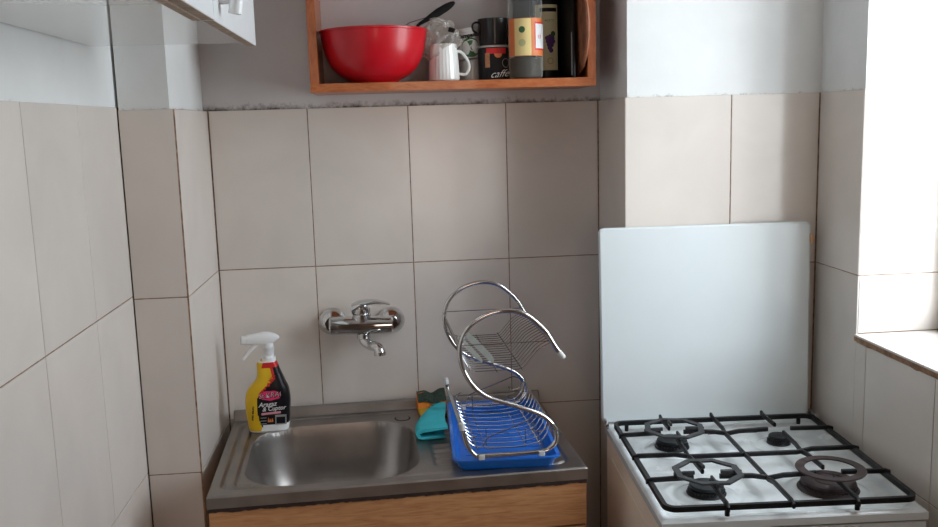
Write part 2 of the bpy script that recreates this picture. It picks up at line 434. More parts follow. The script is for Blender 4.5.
# ------------------------------------------------------------------ sink unit
SINK = (.0205, -.0383); SROT = .0445; SZ = .8637
SD = .5085
sk = thing('kitchen_sink', 'stainless steel inset sink with one basin and a ribbed drainboard on the wooden cabinet', 'sink', (SINK[0], SINK[1], SZ), SROT)
def hsink(x, y):
    h = 0
    # border grooves
    d = abs(sdf_rr(x, y, .3955, -.255, .3695, .218, .025)); h -= .0050*sm(1-d/.0070)
    if x < .085 and y < -.06:
        d = abs(sdf_rr(x, y, .44, -.255, .386, .206, .02)); 
        h -= .0050*sm(1-d/.0065)
    # drainboard
    e = sdf_rr(x, y, .605, -.262, .125, .175, .015)
    if e < .008:
        h -= .004*sm(-(e-.008)/.016)
        h += .0042*sm(-e/.012)*(.5+.5*cos(2*pi*(y+.262)/.034))
    # basin
    d = sdf_rr(x, y, .2560, -.2915, .1905, .1905, .105)
    if d < .012: h = h*sm((d+.0)/.012) if d > 0 else 0
    if abs(d) < .006: h += .0012*sm(1-abs(d-.001)/.006)
    if d < 0:
        t = min(1, -d/.090)
        h -= .150*(1-(1-t)**5.5)
    # flat rim rolls down at the outside
    ed = min(x, .8-x, y+SD)
    if ed < .004: h -= .0030*(1-sqrt(max(0, 1-((.004-ed)/.004)**2)))
    # rear upstand foot
    if y > -.020: h += .024*sm((y+.020)/.012)
    return h
m = MB()
NX, NY = 330, 214
g = [[m.v((.8*i/NX, -SD*j/NY, hsink(.8*i/NX, -SD*j/NY))) for i in range(NX+1)] for j in range(NY+1)]
for j in range(NY):
    for i in range(NX): m.f([g[j][i], g[j+1][i], g[j+1][i+1], g[j][i+1]])
m.build('sink_top', MSTEEL, sk, angle=70)
m = MB()   # turned-down apron on three sides
m.bx(.0, .8, -SD-.0005, -SD+.0015, -.0275, -.003, .0006); m.bx(0, .0015, -SD, 0, -.0275, -.003); m.bx(.7985, .8, -SD, 0, -.0275, -.003)
m.bx(0, .8, -.004, .002, -.02, .0235, .001)
m.build('sink_apron', MSTEEL, sk)
m = MB(); m.lathe([(.0165, .0005), (.0165, .0022), (.0155, .0032), (.004, .0032), (.0, .0032)], (.428, -.092, 0), 32); m.build('tap_hole_cover', MSTEEL, sk)
m = MB(); m.lathe([(.0205, .0004), (.0205, .0009), (.016, .0009)], (.428, -.092, 0), 32); m.build('tap_hole_seal', MBLACK, sk)
m = MB(); m.lathe([(.045, .001), (.042, .004), (.03, .002), (.0, .001)], (.2535, -.2925, -.150), 32); m.build('drain_strainer', MCHROME, sk)

cb = thing('sink_cabinet', 'wood-grain laminate base cabinet carrying the steel sink', 'cabinet', (SINK[0], SINK[1], 0), SROT)
m = MB(); m.bx(.004, .796, -.490, -.001, .10, .700); m.bx(.004, .022, -.490, -.001, .70, .835); m.bx(.778, .796, -.490, -.001, .70, .835)
m.bx(.03, .77, -.44, -.05, 0, .10); m.build('body', MCAB, cb, smooth=False)
m = MB(); m.bx(.003, .797, -.5075, -.490, .735, .8345, .001); m.build('front_rail', MCAB, cb)
for x0, x1, kx in ((.004, .398, .36), (.402, .796, .44)):
    m = MB(); m.bx(x0, x1, -.5075, -.490, .105, .731, .001); dr = m.build('door', MCAB, cb)
    m = MB(); m.lathe([(.006, 0), (.006, -.012), (.014, -.018), (.013, -.026), (0, -.028)], (kx, -.5075, .66), 20, 'Y'); m.build('knob', MCHROME, dr)
m = MB(); ra = []
for k in range(161):
    x = .002+.796*k/160
    z0 = .8290+.0022*noise.noise(Vector((x*24, 1, 0)))+.0030*max(0, noise.noise(Vector((x*60, 7, 0))))-.003*max(0, noise.noise(Vector((x*90, 2, 0))))
    ra.append([(x, -.5094, .8375), (x, -.5060, .8375), (x, -.5060, z0-.001), (x, -.5090, z0)])
m.loft(ra); m.build('sealant_bead', MSEAL, cb)

# ------------------------------------------------------------------ wall-mounted mixer tap
fx = thing('wall_mixer_tap', 'chrome wall-mounted single-lever mixer tap above the sink basin', 'tap', (.3585, 0, 1.100))
for sx, dz in ((-.077, .002), (.075, -.002)):
    m = MB(); m.lathe([(.0360, -.0005), (.0360, -.004), (.0335, -.012), (.024, -.022), (.018, -.028), (.0165, -.029), (.0165, -.04)], (sx, 0, dz), 40, 'Y'); m.build('escutcheon', MCHROME, fx)
m = MB()
m.tube([(-.082, -.058, .001), (-.078, -.058, .001), (-.05, -.058, .001), (0, -.058, 0), (.05, -.058, -.001), (.076, -.058, -.001), (.080, -.058, -.001)], [.018, .0225, .0235, .0245, .0235, .0225, .018], 32)
for sx in (-.074, .072): m.cyl((sx, -.03, 0), (sx, -.058, 0), .0155, n=24)
m.build('body', MCHROME, fx)
m = MB(); m.lathe([(.0225, .012), (.0235, .022), (.0235, .030), (.0210, .0315), (.0225, .034), (.0225, .045), (.016, .052), (0, .053)], (.001, -.058, 0), 32); m.build('cartridge_housing', MCHROME, fx)
m = MB()
pts = catmull([(-.023, -.058, .043), (.0, -.061, .056), (.03, -.070, .062), (.060, -.080, .060), (.074, -.085, .057)], 6); ra = []
for i, p in enumerate(pts):
    t = i/(len(pts)-1); w = .023-.012*t if t > .25 else .022; hh = .012*(1-t)**1.5+.0022
    ra.append([p+Vector((0, w*cos(a), hh*sin(a))) for a in [2*pi*k/16 for k in range(16)]])
m.loft(ra); m.build('lever', MCHROME, fx)
m = MB()
pts = catmull([(.004, -.058, -.014), (.004, -.059, -.030), (.006, -.066, -.041), (.020, -.082, -.048), (.034, -.100, -.048), (.042, -.110, -.053), (.044, -.113, -.062)], 6)
m.tube(pts, [.0145]*8+[.0130]*(len(pts)-8-6)+[.0145]*6, 24); m.cyl((.004, -.058, -.022), (.004, -.058, -.033), .0180)
m.cyl((.044, -.113, -.060), (.0445, -.1135, -.067), .0155); m.build('spout', MCHROME, fx)

# ------------------------------------------------------------------ spray bottle
sp = thing('spray_bottle', 'yellow and black trigger spray bottle of oven cleaner on the sink corner', 'spray bottle', (.1215, -.139, SZ+.001), .03)
K = 1/417.0
def bx_(px): return (px-269)*K
prof = [(431.5, 252, 286), (431, 250, 288.5), (428, 248.8, 289.6), (420, 247.3, 290.3), (410, 246.0, 291.0), (402, 245.6, 291.2), (396, 246.0, 290.8), (391, 247.2, 290.0), (387, 249.8, 288.6), (384, 252.6, 287.0), (381, 255.5, 285.6), (377, 257.5, 284.0), (372, 258.2, 281.8), (367, 258.0, 279.8), (363, 257.8, 278.2), (361, 259.5, 276.5), (360.2, 261.5, 274.8)]
zs_ = [((431.5-p[0])*K, bx_(p[1]), bx_(p[2])) for p in prof]
zf = catmull([Vector(q) for q in zs_], 11)
def bottle_mat(p):
    x, z = p.x, p.z
    px, py = x/K+269, 431.5-z/K
    if p.y > .012: 
        return 0 if py < 421 and px < 262 else (2 if py < 421 else 1)
    if py > 429.6 or (py > 423.5 and px > 261+.4*(431-py)): return 2                    # white foot
    if py < 361.6: return 2
    # black panel: right of a wave
    if py > 392: edge = 258.5 + 7*max(0, (py-405)/26)**2 + 10*max(0, (398-py)/8)**2*.6
    elif py > 378: edge = 262+(392-py)*1.05
    else: edge = 277-(378-py)*.25
    if px > edge: return 1 if py > 366.5 or px > 279 else 3
    if px > edge-2.6 and 366 < py < 392: return 3
    if py < 367 and px > 263+(367-py)*.3: return 3
    return 0
m = MB(); ra = []
for q in zf:
    z, x0, x1 = q; cx, hx = (x0+x1)/2, (x1-x0)/2
    dep = .027 if z < .10 else .027-.009*sm((z-.10)/.06)
    if z < .004: dep -= .004*(1-z/.004)
    e = .62
    ra.append([(cx+hx*math.copysign(abs(cos(a))**e, cos(a)), dep*math.copysign(abs(sin(a))**e, sin(a)), z) for a in [2*pi*k/150 for k in range(150)]])
m.loft(ra, matfn=bottle_mat); m.build('bottle_body', [MYEL, MBLK, MWHITE, MREDL], sp, angle=60)
hd = MB()
hx0 = bx_(270)
hd.cyl((hx0, 0, (431.5-361)*K), (hx0, 0, (431.5-357)*K), .0175, .0165, 32); hd.cyl((hx0, 0, (431.5-357.2)*K), (hx0, 0, (431.5-343)*K), .0125, .0115, 28)
for k in range(28):
    a = 2*pi*k/28; hd.box((hx0+.0127*cos(a), .0127*sin(a), (431.5-351)*K), (.0012, .0012, .018), Matrix.Rotation(a, 3, 'Z'))
hd.build('screw_cap', MWHITE, sp)
m = MB(); ra = []
for px, yt, yb, w in ((243, 336, 344.2, .007), (243.8, 335.4, 344.6, .0085), (248, 335.2, 344.2, .0085), (248.4, 334.6, 344.6, .0095), (256, 333.4, 344.6, .011), (264, 332.2, 345.2, .0125), (271, 332.6, 345.0, .0125), (276, 334.2, 342.6, .011), (279.5, 336.0, 340.6, .007), (281, 337.6, 339.4, .003)):
    zc = (431.5-(yt+yb)/2)*K; hz = (yb-yt)/2*K; x = bx_(px)
    ra.append([(x, w*math.copysign(abs(cos(a))**.7, cos(a)), zc+hz*math.copysign(abs(sin(a))**.7, sin(a))) for a in [2*pi*k/24 for k in range(24)]])
m.loft(ra)
m.cyl((bx_(242.8), 0, (431.5-340.2)*K), (bx_(241.6), 0, (431.5-340.4)*K), .0068, .0062); m.build('spray_head', MWHITE, sp)
m = MB(); pts = catmull([(bx_(261), 0, (431.5-343)*K), (bx_(256.5), 0, (431.5-346)*K), (bx_(252), 0, (431.5-350)*K), (bx_(247.5), 0, (431.5-355)*K), (bx_(244.5), 0, (431.5-358.3)*K)], 4)
m.bar(pts, .012, .0075, (-.7, 0, .7)); m.build('trigger', MWHITE, sp)
def lab(name, s, px, py, size, mat, rot=-.02, shear=0, bold=0, yoff=0):
    text_mesh(name, s, size, mat, sp, Matrix.Translation((bx_(px), -.0275+yoff, (431.5-py)*K)) @ FRONT @ Matrix.Rotation(rot, 4, 'Z'), shear, bold)
m = MB(); m.prism([(bx_(271.5)+.0272*cos(a)*(1+.05*cos(9*a)), (431.5-393.8)*K+.0115*sin(a)*(1+.06*sin(7*a))) for a in [2*pi*k/60 for k in range(60)]], -.0277, -.0272, lambda a, b, h: (a, h, b)); m.build('logo_backing', MPINK, sp)
lab('logo_lettering', 'St.KRAI', 271.5, 393.8, .0175, MBLK, .06, .15, .0004, -.0006)
lab('logo_outline', 'St.KRAI', 271.2, 393.4, .0170, MPRINT, .06, .15, -.0004, -.0009)
lab('title_lettering', 'Aragaz', 268.6, 402.6, .0155, MPRINT, .05, .3, .0002)
lab('title_lettering', '& Cuptor', 275.0, 407.0, .0145, MPRINT, .05, .3, .0002)
m = MB(); m.prism([(bx_(262.5), (431.5-413.2)*K), (bx_(282), (431.5-412.2)*K), (bx_(282), (431.5-410.0)*K), (bx_(262.5), (431.5-411.0)*K)], -.0277, -.0272, lambda a, b, h: (a, h, b)); m.build('tag_strip', simple('pale_pink_print', (.70, .30, .34), .5), sp)
m = MB()
for k, y in enumerate((416, 419, 422)): m.bx(bx_(261.5), bx_(267.5), -.0277, -.0272, (431.5-y-.35)*K, (431.5-y+.35)*K)
m.build('fine_print', MGREYP, sp)
m = MB()
for x, y, h in ((269.5, 420.5, 5), (271.3, 420.5, 3.6), (273.3, 420.5, 4.2)):
    m.prism([(bx_(x-1), (431.5-y)*K), (bx_(x+1), (431.5-y)*K), (bx_(x+.7), (431.5-y+h*.5)*K), (bx_(x-.2), (431.5-y+h)*K)], -.0277, -.0272, lambda a, b, h: (a, h, b))
m.build('flame_print', MORANGE, sp)
m = MB(); m.bx(bx_(276.2), bx_(287.6), -.0276, -.0272, (431.5-423.5)*K, (431.5-413.6)*K); pnl = m.build('oven_picture', MGREYP, sp)
m = MB(); m.bx(bx_(277.4), bx_(286.2), -.0279, -.0275, (431.5-422.4)*K, (431.5-415.8)*K); m.build('oven_window_print', MBLK, pnl)
text_mesh('side_lettering', 'curata usor', .0075, MBLK, sp, Matrix.Translation((bx_(254.2), -.0272, (431.5-411)*K)) @ FRONT @ Matrix.Rotation(-pi/2-.07, 4, 'Z'), 0, .0003)
text_mesh('red_lettering', 'NOU', .0085, MREDL, sp, Matrix.Translation((bx_(274), -.0270, (431.5-376.5)*K)) @ FRONT @ Matrix.Rotation(.85, 4, 'Z'), 0, .0004)

for ch in list(sp.children)+[c for q in sp.children for c in q.children]:   # the bottle leans very slightly
    ch.data.transform(Matrix(((1, 0, .040, 0), (0, 1, 0, 0), (0, 0, 1.042, 0), (0, 0, 0, 1))))
# ------------------------------------------------------------------ drainboard things (placed in the sink's own frame)
def sink_pt(x, y, z=0):
    c, s = cos(SROT), sin(SROT)
    return (SINK[0]+c*x-s*y, SINK[1]+s*x+c*y, SZ+z)
# blue drip tray
tr = thing('drip_tray', 'blue plastic drip tray on the drainboard under the dish rack', 'tray', sink_pt(.6440, -.285, .0005), -.035)
HX, HY = .114, .208
def rrect(hx, hy, r, n=7, z=0, sk_=0):
    out = []
    for cx, cy, a0 in ((hx-r, hy-r, 0), (-hx+r, hy-r, pi/2), (-hx+r, -hy+r, pi), (hx-r, -hy+r, 3*pi/2)):
        for k in range(n+1):
            a = a0+pi/2*k/n; out.append((cx+r*cos(a), cy+r*sin(a), z))
    return out
m = MB()
m.loft([rrect(HX-.014, HY-.014, .012, z=0), rrect(HX-.003, HY-.003, .016, z=.022), rrect(HX+.002, HY+.002, .018, z=.0235), rrect(HX+.002, HY+.002, .018, z=.0265), rrect(HX-.006, HY-.006, .014, z=.0265), rrect(HX-.017, HY-.017, .010, z=.004)], cap=False)
b0 = rrect(HX-.014, HY-.014, .012, z=0); m.f([m.v(p) for p in reversed(b0)])
b1 = rrect(HX-.017, HY-.017, .010, z=.004); m.f([m.v(p) for p in b1])
m.build('tray_basin', MBLUE, tr)
m = MB()
for k in range(9): m.box((0, -.16+.04*k, .0048), (.17, .004, .0016), None, .0006)
m.build('tray_ribs', MBLUE, tr)

# dish rack: two S-shaped tubes with wire baskets between them
RK0 = (.6030, -.4980, .8987-.0055)
dk = thing('dish_rack', 'chrome S-shaped two-tier wire dish rack standing in the blue tray', 'dish rack', RK0, .012)
RL = .352; LEAN = -.006
S_ = [(-.028, .963), (-.0195, .927), (-.004, .903), (.012, .8987), (.08, .898), (.142, .8995), (.163, .908), (.1745, .926), (.1690, .955), (.1415, .982), (.0865, 1.0055), (.0275, 1.0285), (-.0085, 1.0640), (-.0275, 1.115), (-.0190, 1.165), (.0140, 1.198), (.0600, 1.2125), (.1080, 1.205), (.1500, 1.170), (.1720, 1.135), (.1850, 1.115)]
def rk(s, y, z): return (s+LEAN*(y/RL), y, z-RK0[2])
for yy in (0, RL):
    m = MB(); m.tube(catmull([rk(s, yy, z) for s, z in S_], 7), .0052, 14); tb = m.build('frame_tube', MCHROME, dk)
    a = Vector(rk(.185, yy, 1.115)); b = a+Vector((.007, 0, -.010))
    m = MB(); m.tube([a-(b-a)*.4, a, b, b+(b-a)*.2], [.0062, .0066, .0064, .004], 14); m.build('end_cap', MCAP, tb)
    a = Vector(rk(-.028, yy, .963)); b = a+Vector((-.0015, 0, .010))
    m = MB(); m.tube([a-(b-a)*.4, a, b, b+(b-a)*.2], [.0062, .0066, .0064, .004], 14); m.build('end_cap', MCAP, tb)
    for fs in (.012, .142):
        m = MB(); m.box(rk(fs, yy, .8965), (.014, .013, .0125), None, .003); m.build('foot_clip', MCAP, tb)
    m = MB()
    m.tube([rk(-.026, yy, 1.143), rk(.167, yy, 1.143)], .0011, 6); m.build('cross_wire', MWIRE, tb)
W1 = .00115
m = MB(); m.tube([rk(-.0245, .004, .948), rk(-.0245, RL-.004, .948)], .0042, 10); m.build('side_rail', MCHROME, dk)
# lower basket
lo = [(-.0245, .950), (-.012, .925), (.004, .914), (.05, .909), (.10, .909), (.140, .916), (.158, .935), (.166, .958)]
m = MB()
for k in range(12):
    y = .018+(RL-.036)*k/11
    m.tube(catmull([rk(s, y, z) for s, z in lo], 4), W1, 6)
for s, z in ((.004, .9125), (.140, .9145), (.166, .958)): m.tube([rk(s, .0, z), rk(s, RL, z)], .0016, 6)
m.build('lower_basket', MCHROME, dk)
# scroll supports at both ends of the lower basket
for yy, dy in ((.02, 0), (RL-.012, 0)):
    pts = [(.0185-.000, .927)]
    sc = []
    for k in range(15):
        a = radians(60-330*k/14*1.0); r = .012-.004*(k/14)*0
        sc.append((.008+r*cos(a)*(.55+.45*(1-k/20)), .925+r*sin(a)*(.55+.45*(1-k/20))))
    left = list(reversed(sc))
    rt = []
    for k in range(15):
        a = radians(150-330*k/14); r = .013
        rt.append((.138+r*cos(a)*1.3, .958+r*sin(a)*(.9)))
    mid = [(.03, .932), (.08, .950), (.115, .963)]
    m = MB(); m.tube(catmull([rk(s, yy, z) for s, z in [(.006, .938), (-.006, .930), (.000, .915), (.014, .912), (.024, .922)]+mid+[(.140, .971), (.158, .962), (.155, .943), (.135, .938), (.126, .946)]], 6), W1*1.1, 6)
    m.build('scroll_wire', MWIRE, dk)
# cup rail wires down into the tray
m = MB(); q = [(.03, .905), (.03, .8935), (.118, .8935), (.118, .905), (.118, .935)]
for yy in (.055, .30): m.tube([rk(s, yy, z) for s, z in [(.030, .940)]+q], W1, 6)
m.tube([rk(.03, .055, .8935), rk(.03, .30, .8935)], W1, 6); m.tube([rk(.118, .055, .8935), rk(.118, .30, .8935)], W1, 6)
m.build('inner_wire_frame', MWIRE, dk)
# upper basket
up = [(-.0290, 1.140), (-.022, 1.112), (-.008, 1.088), (.004, 1.082), (.098, 1.082), (.108, 1.086), (.138, 1.120), (.150, 1.128), (.168, 1.137)]
m = MB()
for k in range(17):
    y = .012+(RL-.024)*k/16
    m.tube([rk(s, y, z) for s, z in up], .0009, 6)
for s, z, r in ((-.0290, 1.140, .0018), (-.008, 1.088, .0013), (.104, 1.083, .0013), (.168, 1.137, .0018), (.050, 1.081, .001)): m.tube([rk(s, .0, z), rk(s, RL, z)], r, 6)
m.build('upper_basket', MWIRE, dk)
# things in the top basket: two pale frosted lids
for (s0, y0, s1, y1, w, tone) in ((.016, .345, .050, .05, .013, 'wide'), (-.004, .30, .026, .06, .009, 'narrow')):
    a, b = Vector(rk(s0, y0, 1.0865)), Vector(rk(s1, y1, 1.0865)); a += Vector(RK0); b += Vector(RK0)
    m = MB(); d = (b-a).normalized(); sd = Vector((-d.y, d.x, 0)); ttop = .009 if tone == 'wide' else .006
    out = []
    for t, ww in ((0, .3), (.08, .8), (.5, 1), (.85, .75), (1, .15)):
        c = a+(b-a)*t; out.append((c, ww*w/2))
    ra = [[c-sd*v_+Vector((0, 0, .0005)), c+sd*v_+Vector((0, 0, ttop)), c+sd*v_+Vector((0, 0, ttop+.0012)), c-sd*v_+Vector((0, 0, .0018))] for c, v_ in out]
    m.loft(ra); o = m.build('plastic_lid', MFROST)
    tag(o, ('wider' if tone == 'wide' else 'narrower')+' of the two pale frosted slivers of plastic in the upper rack basket', 'lid')

# folded cloth
cl = MB(); ra = []
for k in range(15):
    t = k/14
    y = -.268+.205*t
    x1 = .5255+.012*t-.004*sin(t*5); x0 = .4520+.012*t+.060*max(0, t-.2)**1.5
    z0 = .003; th = .0055; gap = .0105*(1-t*.35)
    tl = .0015*sin(x1*90+t*9)
    lift = .026*sm((x1-.500)/.03)*0
    cxs = [(x1-.006, z0), (x0+.012, z0), (x0+.002, z0+.003), (x0-.004, z0+.0115+gap/2), (x0+.002, z0+2*th+gap+.002), (x0+.014, z0+2*th+gap+.0045), ((x0+x1)/2, z0+2*th+gap+.004+tl), (x1, z0+2*th+gap+.0065),
           (x1, z0+th+gap+.0065), ((x0+x1)/2, z0+th+gap+.003+tl), (x0+.015, z0+th+gap+.001), (x0+.008, z0+th+gap-.002), (x0+.0045, z0+.0095+gap/2), (x0+.009, z0+th), (x0+.016, z0+th-.001), (x1-.006, z0+th-.001)]
    ra.append([sink_pt(x, y, z) for x, z in cxs])
cl.loft(ra)
tag(cl.build('folded_cloth', MTURQ, angle=50), 'turquoise cleaning cloth folded over beside the blue tray', 'cloth')
# two sponges
sg = thing('yellow_sponge', 'yellow sponge lying flat between the turquoise cloth and the wall', 'sponge', sink_pt(.5055, -.092, .0030), SROT+.02)
m = MB(); m.box((0, 0, .006), (.068, .066, .012), None, .004, 3); m.build('foam', MSPY, sg)
so = thing('orange_sponge', 'worn orange sponge with a dark green pad propped against the wall', 'sponge', sink_pt(.5075, -.039, .0030), SROT+.03)
m = MB(); ra = []
for k in range(13):
    x = -.037+.074*k/12; d = .006*noise.noise(Vector((x*45, 1, 0)))
    zt = .043+d-.012*math.exp(-((x-.008)/.014)**2)
    ra.append([(x, -.020, 0), (x, -.026, .004), (x, -.020, zt*.55), (x, -.006, zt), (x, .006, zt+.003), (x, .016, zt), (x, .016, .0)])
m.loft(ra); m.build('foam', MSPO, so)
m = MB(); ra = []
for k in range(13):
    x = -.0365+.073*k/12; d = .006*noise.noise(Vector((x*45, 1, 0)))
    zt = .043+d-.012*math.exp(-((x-.008)/.014)**2)
    lo_ = .031-.008*math.exp(-((x-.006)/.016)**2)+.004*noise.noise(Vector((x*80, 5, 0)))
    ra.append([(x, -.0225-.0005, lo_*.9), (x, -.0205-.002, zt*.80), (x, -.009, zt+.003), (x, .006, zt+.008+.006*sin(x*60)), (x, .017, zt+.004), (x, .005, zt-.004), (x, -.010, zt-.010), (x, -.018, lo_*.9)])
m.loft(ra); m.build('scouring_pad', MSCOUR, so)

# ------------------------------------------------------------------ gas cooker
ST = (.910, -.822); STR = -.0508; TZ = .876; CW = .497; CD = .555
ck = thing('gas_cooker', 'white enamel four-burner gas cooker with yellowed side panel beside the sink', 'cooker', (ST[0], ST[1], 0), STR)
BUR = [(.122, .392, .0345), (.122, .132, .0345), (.364, .388, .0235), (.364, .128, .0525)]
def htop(x, y):
    e = sdf_rr(x, y, CW/2, .262, .236, .246, .03)
    h = -.009*sm(-e/.016)
    for bx0, by0, r in BUR:
        d = sqrt((x-bx0)**2+(y-by0)**2)
        R_ = r+.030
        h += -.0022*sm(1-abs(d-R_)/.012)
        if d < R_: h += .003*sm((R_-d)/.02)
    ed = min(x, CW-x, y)
    if ed < .010: h -= .006*(1-sqrt(max(0, 1-((.010-ed)/.010)**2)))
    return h
m = MB(); NX, NY = 124, 138
g = [[m.v((CW*i/NX, CD*j/NY, TZ+htop(CW*i/NX, CD*j/NY))) for i in range(NX+1)] for j in range(NY+1)]
for j in range(NY):
    for i in range(NX): m.f([g[j][i], g[j][i+1], g[j+1][i+1], g[j+1][i]])
m.build('cooktop', MTOPEN, ck, angle=70)
m = MB(); m.bx(0, CW, -.0005, .0015, TZ-.019, TZ-.005); m.bx(0, .0015, 0, CD, TZ-.019, TZ-.005); m.bx(CW-.0015, CW, 0, CD, TZ-.019, TZ-.005)
m.build('cooktop_edge', MENAMEL, ck)
m = MB(); m.bx(.004, CW-.004, .020, CD-.01, .06, TZ-.020); m.build('body', MBEIGE, ck, smooth=False)
m = MB(); m.bx(.003, .0048, .045, .49, .12, TZ-.065, .0007); m.bx(.002, .0045, .010, .030, .06, TZ-.022, .0007)
m.bx(.0045, .0051, .022, CD-.02, TZ-.032, TZ-.022); m.build('side_panel', MBEIGE, ck)
m = MB(); m.bx(.002, CW-.002, .001, .020, TZ-.115, TZ-.0225, .003, 3); cp = m.build('control_panel', MENAMEL, ck)
for k in range(5):
    m = MB(); x = .07+.09*k; m.lathe([(.018, 0), (.018, -.008), (.014, -.020), (.0, -.021)], (x, .001, TZ-.08), 24, 'Y'); m.box((x, -.022, TZ-.08), (.005, .006, .028), None, .001); m.build('knob', MBLACK, cp)
m = MB(); m.bx(.258, .294, -.0004, .001, TZ-.056, TZ-.0400, .0003); m.build('red_badge', MREDL, cp)
m = MB(); m.bx(.004, CW-.004, .002, .020, .14, TZ-.125, .004, 3); dd = m.build('oven_door', MENAMEL, ck)
m = MB(); m.bx(.08, CW-.08, .0005, .0025, .28, .58, .0005); m.build('oven_glass', MBLACKG, dd)
m = MB(); m.tube([(.05, .002, .70), (.05, -.03, .705), (CW-.05, -.03, .705), (CW-.05, .002, .70)], .007, 12); m.build('door_handle', MCHROME, dd)
for x in (.03, CW-.03):
    for y in (.05, CD-.05):
        m = MB(); m.cyl((x, y, 0), (x, y, .062), .014, .018, 16); m.build('foot', MBLACK, ck)
m = MB()
for k, x in enumerate((.240, .285, .330)): m.box((x, .470, TZ-.0086), (.026, .0035, .001)); m.box((x, .480, TZ-.0086), (.026, .0035, .001))
m.build('vent_slots', MBLACK, ck)
# hinges
for x, r_ in ((-.001, .008), (CW+.002, .012)):
    m = MB(); m.cyl((x-.003, CD-.040, TZ+.006), (x+.003, CD-.040, TZ+.006), r_, n=20); m.cyl((x-.004, CD-.040, TZ+.006), (x+.004, CD-.040, TZ+.006), r_*.45, n=14); m.box((x, CD-.022, TZ+.010), (.003, .036, .014), None, .001); m.build('lid_hinge', MCHROME, ck)
# lid standing up behind
m = MB()
lx0, lx1 = -.013, .4935
ytop = .5475; ybot = CD-.004
def lidout(n=6, inset=0):
    out = []
    r = .012
    zt, zb = 1.3505, TZ+.004
    for cx, cz, a0 in ((lx1-.003-r, zt-r, 0), (lx0+r, zt-r, pi/2), (lx0+.004+r, zb+r, pi), (lx1+.001-r, zb+r, 3*pi/2)):
        for k in range(n+1):
            a = a0+pi/2*k/n; out.append((cx+(r-inset)*cos(a), cz+(r-inset)*sin(a)))
    return out
def lid3(a, b, h): return (a, h+.006*(b-TZ)/.475, b)
o0, o1 = lidout(), lidout(inset=.004)
ring = lambda o, h: [lid3(a, b, h) for a, b in o]
R0 = m.loft([ring(o1, CD-.014), ring(o0, CD-.0105), ring(o0, CD-.006), ring(o1, CD-.004)])
m.build('lid', MENAMEL, ck)
m = MB(); m.bx(.4895, .4955, CD-.016, CD-.002, 1.301, 1.321, .0015); m.build('lid_bumper', MCLIP, ck)
# burners
for k, (x, y, r) in enumerate(BUR):
    big = k == 3
    z0 = TZ-.0075
    m = MB(); m.lathe([(0, 0), (r*1.10, 0), (r*1.12, .003), (r*1.02, .006), (r*.98, .008), (r*1.0, .010), (r*1.02, .0125), (r*.93, .0135), (0, .0135)], (x, y, z0), 40)
    hd_ = m.build('burner', MBROWNIRON if big else MBURN, ck)
    m = MB()
    if big:
        m.lathe([(r*.98, .0137), (r*1.0, .016), (r*.97, .0195), (r*.80, .021), (r*.62, .021), (r*.58, .0185), (r*.50, .0185), (r*.46, .0205), (0, .0215)], (x, y, z0), 44)
    else: m.lathe([(r*.90, .0137), (r*.97, .0150), (r*.97, .0180), (r*.90, .0202), (0, .0215)], (x, y, z0), 40)
    m.build('burner_cap', MBROWNIRON if big else MBURN, hd_)
    m = MB()
    for q in range(30):
        a = 2*pi*q/30; m.box((x+r*1.005*cos(a), y+r*1.005*sin(a), z0+.0093), (.003, .0014, .003), Matrix.Rotation(a, 3, 'Z'))
    m.build('flame_ports', MCAST, hd_)
# pan support grate (lifts off)
gt = thing('pan_support_grate', 'black iron pan support grate lying over the cooker top', 'grate', (ST[0], ST[1], TZ), STR)
GZ = .0245
gx0, gx1, gy0, gy1 = .011, .478, .007, .491
m = MB(); fr_ = []
for p in rrect((gx1-gx0)/2, (gy1-gy0)/2, .020, 5): fr_.append((p[0]+(gx0+gx1)/2, p[1]+(gy0+gy1)/2))
for ia in range(len(fr_)):
    pass
N_ = len(fr_); rings = []
for i in range(N_):
    a, b = Vector(fr_[i-1]), Vector(fr_[(i+1) % N_]); d = (b-a).normalized(); s = Vector((d.y, -d.x)); p = Vector(fr_[i]); w = .0042
    rings.append([(p.x-s.x*w, p.y-s.y*w, GZ-.010), (p.x+s.x*w, p.y+s.y*w, GZ-.010), (p.x+s.x*w, p.y+s.y*w, GZ), (p.x-s.x*w, p.y-s.y*w, GZ)])
rings.append(rings[0]); m.loft(rings, cap=False); m.build('outer_frame', MIRON, gt, angle=30)
def gbar(pts, name='cross_bar'):
    mm = MB(); mm.bar(pts, .0064, .0100); return mm.build(name, MIRON, gt)
cxm, cym = (BUR[0][0]+BUR[2][0])/2, .262
zb_ = GZ+.001
gbar([(gx0-.008, cym, zb_-.004), (gx0+.004, cym, zb_), (.095, cym, zb_), (.125, cym, zb_-.006), (.355, cym, zb_-.006), (.385, cym, zb_), (gx1-.004, cym, zb_), (gx1+.009, cym, zb_-.004)])
gbar([(cxm, gy0-.010, zb_-.006), (cxm, gy0+.003, zb_), (cxm, .095, zb_), (cxm, .125, zb_-.006), (cxm, .39, zb_-.006), (cxm, .415, zb_), (cxm, gy1-.003, zb_), (cxm, gy1+.010, zb_+.003)])
